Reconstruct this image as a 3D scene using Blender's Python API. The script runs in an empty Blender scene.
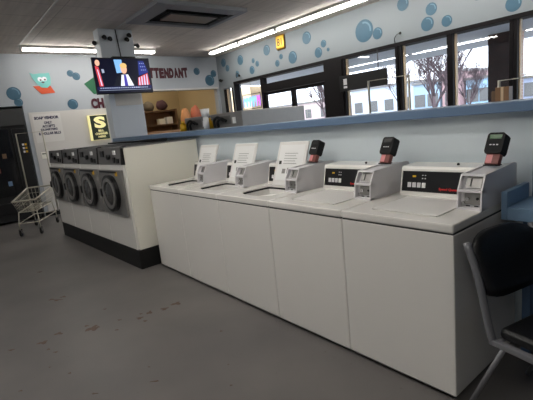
import bpy, bmesh, math, random
from mathutils import Vector, Matrix
random.seed(7)
C = bpy.context.scene.collection
R = math.radians

# ------------------------------------------------------------------ materials
def mat(name, col, rough=.5, metal=0, spec=.5, noise=0, nscale=6, emit=0, ecol=None, bump=0, coat=0):
    m = bpy.data.materials.new(name); m.use_nodes = True
    nt = m.node_tree; b = nt.nodes['Principled BSDF']
    c = (*col, 1)
    b.inputs['Base Color'].default_value = c
    b.inputs['Roughness'].default_value = rough
    b.inputs['Metallic'].default_value = metal
    b.inputs['Specular IOR Level'].default_value = spec
    b.inputs['Coat Weight'].default_value = coat
    if emit:
        b.inputs['Emission Color'].default_value = (*(ecol or col), 1)
        b.inputs['Emission Strength'].default_value = emit
    if noise or bump:
        tc = nt.nodes.new('ShaderNodeTexCoord')
        n = nt.nodes.new('ShaderNodeTexNoise'); n.inputs['Scale'].default_value = nscale
        n.inputs['Detail'].default_value = 6
        nt.links.new(tc.outputs['Object'], n.inputs['Vector'])
        if noise:
            mx = nt.nodes.new('ShaderNodeMix'); mx.data_type = 'RGBA'
            mx.inputs[6].default_value = tuple(v*(1-noise) for v in col)+(1,)
            mx.inputs[7].default_value = tuple(min(1, v*(1+noise)) for v in col)+(1,)
            nt.links.new(n.outputs['Fac'], mx.inputs[0]); nt.links.new(mx.outputs[2], b.inputs['Base Color'])
        if bump:
            bp = nt.nodes.new('ShaderNodeBump'); bp.inputs['Strength'].default_value = bump
            bp.inputs['Distance'].default_value = .01
            nt.links.new(n.outputs['Fac'], bp.inputs['Height']); nt.links.new(bp.outputs['Normal'], b.inputs['Normal'])
    return m

def srgb(r, g, b):
    f = lambda v: ((v/255+.055)/1.055)**2.4 if v > 10 else v/255/12.92
    return (f(r), f(g), f(b))

M = {}
M['enamel'] = mat('white_enamel', srgb(238, 235, 229), .2, spec=.5, noise=.02, nscale=3, coat=.3)
M['enamel2'] = mat('white_enamel_lid', srgb(232, 230, 226), .3)
M['cream'] = mat('cream_panel', srgb(240, 237, 224), .45, noise=.03, nscale=2)
M['coinbox'] = mat('coin_box_grey', srgb(226, 224, 226), .4, noise=.03, nscale=9)
M['seam'] = mat('dark_gap', srgb(60, 60, 60), .8)
M['black'] = mat('black_plastic', srgb(18, 18, 20), .35)
M['matte_black'] = mat('black_rubber', srgb(14, 14, 15), .75)
M['kick'] = mat('black_kick', srgb(12, 12, 13), .6)
M['steel'] = mat('brushed_steel', srgb(150, 148, 145), .42, metal=.5, noise=.06, nscale=20)
M['dsteel'] = mat('dark_steel_panel', srgb(120, 118, 117), .4, metal=.4, noise=.06, nscale=14)
M['chrome'] = mat('chrome', srgb(190, 190, 190), .2, metal=1)
M['tube'] = mat('grey_tube', srgb(132, 132, 136), .4, metal=.3)
M['doorglass'] = mat('door_glass', srgb(70, 69, 68), .12, spec=.8)
M['drum'] = mat('drum_grey', srgb(110, 108, 105), .4, metal=.6)
M['halfwall'] = mat('pale_blue_paint', srgb(220, 230, 235), .45, noise=.03, nscale=2, bump=.05)
M['ledge'] = mat('slate_blue_laminate', srgb(106, 130, 160), .4, noise=.05, nscale=5)
M['bluepost'] = mat('blue_post_paint', srgb(84, 110, 142), .45, noise=.04)
M['desk'] = mat('blue_desk_laminate', srgb(124, 154, 182), .4, noise=.04, nscale=4)
M['wall_shaded'] = mat('window_wall_shaded_paint', srgb(134, 141, 145), .7, noise=.03, nscale=1.5, bump=.06)  # same paint as the far wall, darkened for the weaker light here
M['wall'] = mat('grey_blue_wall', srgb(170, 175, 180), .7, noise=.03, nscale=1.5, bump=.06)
M['column'] = mat('column_paint', srgb(212, 218, 224), .5, noise=.04, nscale=3)
M['trim'] = mat('dark_window_frame', srgb(16, 12, 14), .6, spec=.2)
M['reveal'] = mat('tan_wood_reveal', srgb(225, 196, 156), .5, noise=.1, nscale=12)
M['bubble'] = mat('bubble_blue', srgb(58, 94, 114), .5, noise=.08, nscale=14)
M['bubble2'] = mat('bubble_highlight', srgb(100, 134, 152), .5)
M['maroon'] = mat('maroon_letter', srgb(72, 10, 28), .6)
M['ink'] = mat('dark_ink', srgb(34, 30, 66), .7)
M['sheet'] = mat('poster_sheet', srgb(216, 213, 208), .35)
M['creamwall'] = mat('cream_wallboard', srgb(206, 202, 196), .45, noise=.04, nscale=3)
M['teal'] = mat('teal_felt', srgb(118, 190, 184), .6, noise=.08, nscale=20)
M['orange'] = mat('orange_felt', srgb(206, 82, 44), .6)
M['green'] = mat('green_felt', srgb(30, 96, 62), .6)
M['eye'] = mat('eye_white', srgb(236, 236, 240), .5)
M['tan'] = mat('tan_office_wall', srgb(208, 190, 152), .7, noise=.05, nscale=2)
M['brown'] = mat('brown_wood', srgb(118, 92, 68), .55, noise=.15, nscale=8)
M['lbrown'] = mat('light_brown_wood', srgb(150, 112, 78), .55, noise=.12, nscale=8)
M['lamp'] = mat('fluorescent_tube', (1, 1, 1), .5, emit=17, ecol=(1, .97, .92))
M['fixture'] = mat('fixture_white', srgb(200, 198, 194), .5)
M['ventgrey'] = mat('vent_grey', srgb(140, 142, 146), .5)
M['ventdark'] = mat('vent_dark', srgb(22, 22, 24), .7)
M['yellow'] = mat('yellow_plastic', srgb(226, 176, 30), .45)
M['red'] = mat('red_print', srgb(205, 40, 40), .5)
M['pink'] = mat('pink_label', srgb(232, 150, 150), .5)
M['brownlab'] = mat('brown_label', srgb(130, 70, 62), .5)
M['lcd'] = mat('reader_lcd', srgb(26, 60, 28), .3, emit=.06, ecol=srgb(60, 150, 60))
M['white'] = mat('white_plastic', srgb(242, 242, 240), .4)
M['brass'] = mat('brass', srgb(206, 170, 60), .35, metal=.5)
M['asphalt'] = mat('asphalt', srgb(120, 118, 116), .9, noise=.15, nscale=30)
M['bark'] = mat('bare_bark', srgb(92, 78, 82), .9, noise=.2, nscale=10)
M['soffit'] = mat('canopy_soffit', srgb(205, 212, 222), .7)
M['canlamp'] = mat('canopy_lamp', (1, 1, 1), .5, emit=5, ecol=(1, .98, .95))
M['vinyl'] = mat('black_vinyl', srgb(15, 15, 17), .42, bump=.1, nscale=60)
M['wire'] = mat('cart_wire', srgb(196, 190, 174), .35, metal=.5)

def brick_mat(name, c1, c2, mortar, scale):
    m = bpy.data.materials.new(name); m.use_nodes = True; nt = m.node_tree
    b = nt.nodes['Principled BSDF']; b.inputs['Roughness'].default_value = .85
    tc = nt.nodes.new('ShaderNodeTexCoord'); sp = nt.nodes.new('ShaderNodeSeparateXYZ')
    ad = nt.nodes.new('ShaderNodeMath'); cb = nt.nodes.new('ShaderNodeCombineXYZ')
    br = nt.nodes.new('ShaderNodeTexBrick')
    br.inputs['Scale'].default_value = scale
    br.inputs['Color1'].default_value = (*c1, 1); br.inputs['Color2'].default_value = (*c2, 1); br.inputs['Mortar'].default_value = (*mortar, 1)
    nt.links.new(tc.outputs['Object'], sp.inputs[0])
    nt.links.new(sp.outputs['X'], ad.inputs[0]); nt.links.new(sp.outputs['Y'], ad.inputs[1])
    nt.links.new(ad.outputs[0], cb.inputs[0]); nt.links.new(sp.outputs['Z'], cb.inputs[1])
    nt.links.new(cb.outputs[0], br.inputs['Vector']); nt.links.new(br.outputs['Color'], b.inputs['Base Color'])
    return m
M['brick'] = brick_mat('brick_pier', srgb(196, 164, 146), srgb(180, 144, 128), srgb(214, 206, 198), 4)
M['brick_shaded'] = brick_mat('shaded_brick', srgb(64, 48, 44), srgb(76, 50, 44), srgb(54, 44, 42), 4)  # darker copy of the brick for the pier's shaded front

def floor_mat():
    m = bpy.data.materials.new('painted_concrete'); m.use_nodes = True; nt = m.node_tree
    b = nt.nodes['Principled BSDF']
    tc = nt.nodes.new('ShaderNodeTexCoord')
    n1 = nt.nodes.new('ShaderNodeTexNoise'); n1.inputs['Scale'].default_value = 1.1; n1.inputs['Detail'].default_value = 8
    n2 = nt.nodes.new('ShaderNodeTexNoise'); n2.inputs['Scale'].default_value = 26; n2.inputs['Detail'].default_value = 5
    for n in (n1, n2): nt.links.new(tc.outputs['Object'], n.inputs['Vector'])
    r1 = nt.nodes.new('ShaderNodeValToRGB')
    r1.color_ramp.elements[0].position = .3; r1.color_ramp.elements[0].color = (*srgb(96, 93, 92), 1)
    r1.color_ramp.elements[1].position = .75; r1.color_ramp.elements[1].color = (*srgb(116, 112, 109), 1)
    r2 = nt.nodes.new('ShaderNodeValToRGB')
    r2.color_ramp.elements[0].position = .70; r2.color_ramp.elements[0].color = (0, 0, 0, 1)
    r2.color_ramp.elements[1].position = .76; r2.color_ramp.elements[1].color = (1, 1, 1, 1)
    mx = nt.nodes.new('ShaderNodeMix'); mx.data_type = 'RGBA'; mx.inputs[7].default_value = (*srgb(82, 74, 66), 1)
    nt.links.new(n1.outputs['Fac'], r1.inputs[0]); nt.links.new(n2.outputs['Fac'], r2.inputs[0])
    nt.links.new(r1.outputs[0], mx.inputs[6]); nt.links.new(r2.outputs[0], mx.inputs[0])
    nt.links.new(mx.outputs[2], b.inputs['Base Color'])
    b.inputs['Roughness'].default_value = .42; b.inputs['Specular IOR Level'].default_value = .35
    bp = nt.nodes.new('ShaderNodeBump'); bp.inputs['Strength'].default_value = .15; bp.inputs['Distance'].default_value = .01
    nt.links.new(n1.outputs['Fac'], bp.inputs['Height']); nt.links.new(bp.outputs['Normal'], b.inputs['Normal'])
    return m
M['floor'] = floor_mat()

def ceiling_mat():
    m = bpy.data.materials.new('ceiling_panels'); m.use_nodes = True; nt = m.node_tree
    b = nt.nodes['Principled BSDF']; b.inputs['Roughness'].default_value = .8
    tc = nt.nodes.new('ShaderNodeTexCoord'); mp = nt.nodes.new('ShaderNodeMapping')
    mp.inputs['Rotation'].default_value = (0, 0, R(90))
    n = nt.nodes.new('ShaderNodeTexNoise'); n.inputs['Scale'].default_value = 2.5; n.inputs['Detail'].default_value = 6
    mp2 = nt.nodes.new('ShaderNodeMapping'); mp2.inputs['Scale'].default_value = (.5, 6, 1)
    n3 = nt.nodes.new('ShaderNodeTexNoise'); n3.inputs['Scale'].default_value = 3
    br = nt.nodes.new('ShaderNodeTexBrick'); br.offset = 0
    br.inputs['Scale'].default_value = 1; br.inputs['Brick Width'].default_value = 1.2; br.inputs['Row Height'].default_value = .61
    br.inputs['Mortar Size'].default_value = .008
    br.inputs['Color1'].default_value = (*srgb(215, 205, 196), 1); br.inputs['Color2'].default_value = (*srgb(222, 212, 203), 1)
    br.inputs['Mortar'].default_value = (*srgb(186, 176, 170), 1)
    nt.links.new(tc.outputs['Object'], mp.inputs[0]); nt.links.new(mp.outputs[0], br.inputs['Vector'])
    nt.links.new(tc.outputs['Object'], mp2.inputs[0]); nt.links.new(mp2.outputs[0], n3.inputs['Vector'])
    mx = nt.nodes.new('ShaderNodeMix'); mx.data_type = 'RGBA'; mx.blend_type = 'MULTIPLY'; mx.inputs[0].default_value = .35
    nt.links.new(br.outputs['Color'], mx.inputs[6]); nt.links.new(n3.outputs['Fac'], mx.inputs[7])
    nt.links.new(mx.outputs[2], b.inputs['Base Color'])
    return m
M['ceiling'] = ceiling_mat()

def glass_mat(name, tint=(.93, .96, 1)):
    m = bpy.data.materials.new(name); m.use_nodes = True; nt = m.node_tree
    for n in list(nt.nodes): nt.nodes.remove(n)
    o = nt.nodes.new('ShaderNodeOutputMaterial'); t = nt.nodes.new('ShaderNodeBsdfTransparent'); g = nt.nodes.new('ShaderNodeBsdfGlossy')
    t.inputs[0].default_value = (*tint, 1); g.inputs['Roughness'].default_value = .02
    lw = nt.nodes.new('ShaderNodeLayerWeight'); lw.inputs[0].default_value = .5
    pw = nt.nodes.new('ShaderNodeMath'); pw.operation = 'POWER'; pw.inputs[1].default_value = 4.5
    ma = nt.nodes.new('ShaderNodeMath'); ma.operation = 'MULTIPLY_ADD'; ma.inputs[1].default_value = .7; ma.inputs[2].default_value = .04
    nt.links.new(lw.outputs['Facing'], pw.inputs[0]); nt.links.new(pw.outputs[0], ma.inputs[0]); f = ma
    mx = nt.nodes.new('ShaderNodeMixShader')
    nt.links.new(f.outputs[0], mx.inputs[0]); nt.links.new(t.outputs[0], mx.inputs[1]); nt.links.new(g.outputs[0], mx.inputs[2])
    nt.links.new(mx.outputs[0], o.inputs[0]); return m
M['glass'] = glass_mat('window_glass')

# ------------------------------------------------------------------ mesh builder
class MB:
    def __init__(s): s.bm = bmesh.new(); s.mats = []
    def mi(s, m):
        if m is None: m = 0
        if isinstance(m, int): return m
        if m not in s.mats: s.mats.append(m)
        return s.mats.index(m)
    def _setm(s, faces, m, smooth=False):
        k = s.mi(m)
        for f in faces: f.material_index = k; f.smooth = smooth
    def box(s, x0, y0, z0, x1, y1, z1, bev=0, m=None, mtx=None, seg=2):
        r = bmesh.ops.create_cube(s.bm, size=1)['verts']
        for v in r: v.co = Vector(((x0+x1)/2+v.co.x*(x1-x0), (y0+y1)/2+v.co.y*(y1-y0), (z0+z1)/2+v.co.z*(z1-z0)))
        fs = set(f for v in r for f in v.link_faces)
        if bev:
            es = list(set(e for v in r for e in v.link_edges))
            q = bmesh.ops.bevel(s.bm, geom=es, offset=bev, segments=seg, affect='EDGES', profile=.5)
            fs = set(q['faces']) | set(f for f in fs if f.is_valid)
            vs = set(v for f in fs for v in f.verts)
            fs = set(f for v in vs for f in v.link_faces)
        else: vs = r
        if mtx is not None:
            for v in set(v for f in fs for v in f.verts): v.co = mtx @ v.co
        s._setm(fs, m); return s
    def cyl(s, p0, p1, r, r2=None, seg=20, m=None, caps=True):
        p0, p1 = Vector(p0), Vector(p1); d = p1-p0; L = d.length
        q = d.to_track_quat('Z', 'Y').to_matrix().to_4x4()
        mt = Matrix.Translation((p0+p1)/2) @ q
        g = bmesh.ops.create_cone(s.bm, cap_ends=caps, segments=seg, radius1=r, radius2=r if r2 is None else r2, depth=L, matrix=mt)
        fs = set(f for v in g['verts'] for f in v.link_faces); k = s.mi(m)
        for f in fs: f.material_index = k; f.smooth = len(f.verts) == 4
        return s
    def ball(s, c, r, m=None, sc=(1, 1, 1), seg=16):
        g = bmesh.ops.create_uvsphere(s.bm, u_segments=seg, v_segments=max(6, seg//2), radius=r)
        for v in g['verts']: v.co = Vector((c[0]+v.co.x*sc[0], c[1]+v.co.y*sc[1], c[2]+v.co.z*sc[2]))
        s._setm(set(f for v in g['verts'] for f in v.link_faces), m, True); return s
    def tube(s, pts, r, seg=8, m=None, closed=False, smooth=3):
        P = [Vector(p) for p in pts]
        if smooth > 1 and len(P) > 2:      # Catmull-Rom
            Q = []; n = len(P); rng = range(n) if closed else range(n-1)
            for i in rng:
                a = P[(i-1) % n] if closed or i > 0 else P[i]; b = P[i]; c = P[(i+1) % n]; d = P[(i+2) % n] if closed or i+2 < n else P[(i+1) % n]
                for k in range(smooth):
                    t = k/smooth
                    Q.append(.5*((2*b)+(c-a)*t+(2*a-5*b+4*c-d)*t*t+(3*b-a-3*c+d)*t**3))
            if not closed: Q.append(P[-1])
            P = Q
        n = len(P); rings = []; up = None
        for i in range(n):
            if closed: t = P[(i+1) % n]-P[i-1]
            else: t = P[min(i+1, n-1)]-P[max(i-1, 0)]
            t.normalize()
            if up is None:
                up = Vector((0, 0, 1)) if abs(t.z) < .9 else Vector((1, 0, 0))
            a = t.cross(up)
            if a.length < 1e-4: a = t.cross(Vector((0, 1, 0)))
            a.normalize(); b = a.cross(t).normalized(); up = b
            rr = r[min(i, len(r)-1)] if isinstance(r, (list, tuple)) else r
            rings.append([s.bm.verts.new(P[i]+rr*(math.cos(2*math.pi*k/seg)*a+math.sin(2*math.pi*k/seg)*b)) for k in range(seg)])
        fs = []
        for i in range(n if closed else n-1):
            A, B = rings[i], rings[(i+1) % n]
            for k in range(seg): fs.append(s.bm.faces.new((A[k], A[(k+1) % seg], B[(k+1) % seg], B[k])))
        s._setm(fs, m, True)
        if not closed: s._setm([s.bm.faces.new(rings[0][::-1]), s.bm.faces.new(rings[-1])], m)
        return s
    def prism(s, poly, ax, a, b, m=None, smooth=False):
        """poly: list of 2D points; ax: axis of extrusion. x->(y,z) y->(x,z) z->(x,y)"""
        def P(p, t): return {'x': (t, p[0], p[1]), 'y': (p[0], t, p[1]), 'z': (p[0], p[1], t)}[ax]
        A = [s.bm.verts.new(P(p, a)) for p in poly]; B = [s.bm.verts.new(P(p, b)) for p in poly]
        n = len(poly); fs = [s.bm.faces.new(A), s.bm.faces.new(B[::-1])]; sd = []
        for i in range(n): sd.append(s.bm.faces.new((A[i], B[i], B[(i+1) % n], A[(i+1) % n])))
        s._setm(fs, m); s._setm(sd, m, smooth); return s
    def ring(s, c, ax, r0, r1, h, seg=32, m=None):
        """annulus solid; ax axis vector 'y' etc; h thickness"""
        vs = []
        for (rr, t) in ((r0, 0), (r1, 0), (r1, h), (r0, h)):
            row = []
            for k in range(seg):
                a = 2*math.pi*k/seg; u, w = rr*math.cos(a), rr*math.sin(a)
                row.append(s.bm.verts.new({'y': (c[0]+u, c[1]+t, c[2]+w), 'x': (c[0]+t, c[1]+u, c[2]+w), 'z': (c[0]+u, c[1]+w, c[2]+t)}[ax]))
            vs.append(row)
        fs = []
        for j in range(4):
            A, B = vs[j], vs[(j+1) % 4]
            for k in range(seg): fs.append(s.bm.faces.new((A[k], A[(k+1) % seg], B[(k+1) % seg], B[k])))
        s._setm(fs, m, False); return s
    def build(s, name, m=None, parent=None):
        bmesh.ops.recalc_face_normals(s.bm, faces=s.bm.faces)
        me = bpy.data.meshes.new(name); s.bm.to_mesh(me); s.bm.free()
        if s.mats:
            for x in s.mats: me.materials.append(M[x])
        elif m: me.materials.append(M[m])
        o = bpy.data.objects.new(name, me); C.objects.link(o)
        if parent: o.parent = parent
        return o

def tag(o, label=None, cat=None, group=None, kind=None):
    if label: o['label'] = label
    if cat: o['category'] = cat
    if group: o['group'] = group
    if kind: o['kind'] = kind
    return o
def thing(name, label, cat, loc=(0, 0, 0), rz=0, group=None):
    o = bpy.data.objects.new(name, None); C.objects.link(o); o.empty_display_size = .1
    o.location = loc; o.rotation_euler = (0, 0, rz); return tag(o, label, cat, group)
def kids(o): return [c for c in bpy.data.objects if c.parent == o]
def copy_tree(o, parent=None):
    c = o.copy(); C.objects.link(c); c.parent = parent
    for ch in kids(o): copy_tree(ch, c)
    return c
def struct(name, mb, m, parent=None):
    o = mb.build(name, m, parent); o['kind'] = 'structure'; return o
def text(mb, body, size, mtx, m, ext=.002, width=None, height=None, bold=0):
    cu = bpy.data.curves.new('t', 'FONT'); cu.body = body; cu.size = size; cu.extrude = ext; cu.offset = bold
    cu.align_x = 'CENTER'; cu.align_y = 'CENTER'; cu.resolution_u = 3
    ob = bpy.data.objects.new('t', cu); C.objects.link(ob)
    dg = bpy.context.evaluated_depsgraph_get()
    me = bpy.data.meshes.new_from_object(ob.evaluated_get(dg)); bpy.data.objects.remove(ob)
    xs = [v.co.x for v in me.vertices]; ys = [v.co.y for v in me.vertices]
    w, h = max(xs)-min(xs), max(ys)-min(ys); cx, cy = (max(xs)+min(xs))/2, (max(ys)+min(ys))/2
    sx = width/w if width else 1; sy = height/h if height else sx
    for v in me.vertices: v.co = mtx @ Vector(((v.co.x-cx)*sx, (v.co.y-cy)*sy, v.co.z))
    n0 = len(mb.bm.faces); mb.bm.from_mesh(me); mb.bm.faces.ensure_lookup_table()
    k = mb.mi(m)
    for f in mb.bm.faces[n0:]: f.material_index = k
    bpy.data.meshes.remove(me)
# frames for text: facing +x (far wall) / facing -y (window wall)
def FX(x, y, z): return Matrix.Translation((x, y, z)) @ Matrix(((0, 0, 1, 0), (1, 0, 0, 0), (0, 1, 0, 0), (0, 0, 0, 1)))
def FY(x, y, z): return Matrix.Translation((x, y, z)) @ Matrix(((1, 0, 0, 0), (0, 0, -1, 0), (0, 1, 0, 0), (0, 0, 0, 1)))

H = 3.26; XF = -5.2; YW = 4.55; XR = 8.0; YN = -4.6
# ------------------------------------------------------------------ setting
struct('floor', MB().box(XF-2.6, YN, -.12, XR, YW+.2, 0), 'floor')
struct('ceiling', MB().box(XF-2.6, YN, H, XR, YW+.2, H+.12), 'ceiling')
struct('wall_right', MB().box(XR, YN, 0, XR+.15, YW+.2, H), 'wall')
struct('wall_near', MB().box(XF-.15, YN-.15, 0, XR+.15, YN, H), 'wall')
b = MB()
OY0, OY1, OZ0, OZ1 = 2.2, 4.47, 1.02, 2.45        # attendant's opening
b.box(XF-.15, YN, 0, XF, -1.45, H)
b.box(XF-.15, -1.45, 2.27, XF, -.15, H)
b.box(XF-.15, -.15, 0, XF, OY0, H)
b.box(XF-.15, OY0, OZ1, XF, YW+.2, H)
b.box(XF-.15, OY0, 0, XF, OY1, OZ0)
b.box(XF-.15, OY1, 0, XF, YW+.2, OZ1)
struct('wall_far', b, 'wall')
# attendant office shell behind the opening
b = MB(); b.box(-7.75, 1.5, 0, -7.6, 4.75, H); b.box(-7.6, 1.35, 0, XF-.15, 1.5, H); b.box(-7.6, 4.6, 0, XF-.15, 4.75, H)
struct('wall_office', b, 'tan')
b = MB(); b.box(XF-1, -1.55, 0, XF-.9, -.05, 2.4); b.box(XF-.9, -1.55, 0, XF-.15, -1.47, 2.4); b.box(XF-.9, -.13, 0, XF-.15, -.05, 2.4); b.box(XF-.9, -1.47, 2.29, XF-.15, -.13, 2.4)
struct('wall_alcove', b, 'wall')
b = MB(); b.box(XF, -.13, 0, XF+.015, 2.1, .1); struct('baseboard_far', b, 'kick')
b = MB(); b.box(XF, -.07, .1, XF+.012, 2.0, 2.13); struct('trim_1', b, 'creamwall')
b = MB(); b.box(XF, OY0-.03, OZ1, XF+.03, OY1+.02, OZ1+.04); struct('trim_2', b, 'fixture')

# window wall
panes = [('window', -4.93, -4.62, .9, 2.40), ('window', -4.46, -3.44, .9, 2.47), ('door', -3.36, -1.44, 0, 2.47),
         ('window', -.93, .17, .9, 2.48), ('window', .28, 1.06, .9, 2.48), ('window', 1.15, 1.93, .9, 2.48),
         ('window', 2.03, 2.86, .9, 2.48), ('window', 2.95, 3.8, .9, 2.48), ('window', 3.9, 4.8, .9, 2.48)]
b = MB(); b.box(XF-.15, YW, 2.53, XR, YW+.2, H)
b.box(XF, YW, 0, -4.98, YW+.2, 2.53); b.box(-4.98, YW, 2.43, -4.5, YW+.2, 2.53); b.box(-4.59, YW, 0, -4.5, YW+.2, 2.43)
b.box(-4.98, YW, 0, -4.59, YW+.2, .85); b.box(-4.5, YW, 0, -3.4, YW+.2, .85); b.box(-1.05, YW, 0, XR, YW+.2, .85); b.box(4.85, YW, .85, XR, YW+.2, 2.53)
struct('wall_window', b, 'wall_shaded')
b = MB(); b.box(-4.5, YW-.03, 2.47, 4.85, YW+.19, 2.53); struct('trim_3', b, 'trim')
b = MB(); b.box(-1.40, YW-.04, 0, -.97, YW+.18, 2.47); struct('trim_4', b, 'trim')
wi = 0; di = 0
for i, (k, x0, x1, z0, z1) in enumerate(panes):
    fr = MB(); t = .045
    y0, y1 = YW-.02, YW+.12
    fr.box(x0-t, y0, z0-.05 if k == 'window' else 0, x0, y1, z1, m='trim'); fr.box(x1, y0, z0-.05 if k == 'window' else 0, x1+t, y1, z1, m='trim')
    if k == 'window':
        fr.box(x0, y0, z0-.05, x1, y1, z0, m='trim')
        if x0 > -1.1 or x0 < -4.6: fr.box(x0, y0+.065, z0, x0+.012, y1-.01, z1, m='reveal')
        wi += 1; o = struct('window_%d' % wi, fr, None)
        g = MB().box(x0, YW+.05, z0, x1, YW+.056, z1).build('pane', 'glass', o)
    else:
        di += 1
        fr.box(x0, y0, 2.14, x1, y1, 2.32, m='trim')
        o = struct('door_%d' % di, fr, None)
        MB().box(x0, YW+.05, 2.32, x1, YW+.056, 2.47).build('transom_pane', 'glass', o)
        xm = (x0+x1)/2
        for (a, c) in ((x0, xm-.005), (xm+.005, x1)):
            l = MB(); l.box(a, y0+.03, .02, a+.06, y0+.08, 2.13); l.box(c-.06, y0+.03, .02, c, y0+.08, 2.13)
            l.box(a+.06, y0+.03, .02, c-.06, y0+.08, .25); l.box(a+.06, y0+.03, 2.07, c-.06, y0+.08, 2.13)
            d = l.build('door_leaf', 'trim', o)
            MB().box(a+.06, y0+.05, .25, c-.06, y0+.056, 2.07).build('pane', 'glass', d)
            MB().cyl((a+.1, y0-.03, 1.05), (c-.1, y0-.03, 1.05), .015).cyl((a+.1, y0-.03, 1.05), (a+.1, y0+.03, 1.05), .01).cyl((c-.1, y0-.03, 1.05), (c-.1, y0+.03, 1.05), .01).build('push_bar', 'chrome', d)

# half wall (plumbing bulkhead) with its ledge
b = MB(); b.box(-2.89, .78, 0, 3.47, .98, 1.40); struct('wall_half', b, 'halfwall')
b = MB(); b.box(3.47, .76, 0, 3.66, 1.0, 1.40, .004); b.box(3.66, .80, 0, 4.9, .96, 1.40); struct('trim_5', b, 'bluepost')
b = MB(); b.box(-2.89, .70, 1.40, 4.9, 1.30, 1.46, .006); struct('trim_6', b, 'ledge')
b = MB(); b.box(-2.89, 1.18, 0, 4.9, 1.26, 1.40); struct('wall_half_rear', b, 'halfwall')
# column
b = MB(); b.box(-3.14, .76, 0, -2.9, 1.35, H, .008); struct('wall_column', b, 'column')
b = MB(); b.box(-2.9, .86, 2.0, -2.894, 1.32, 2.26, .002); tag(b.build('access_plate', 'creamwall'), 'cream square access plate on the column under the television', 'plate')

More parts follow.
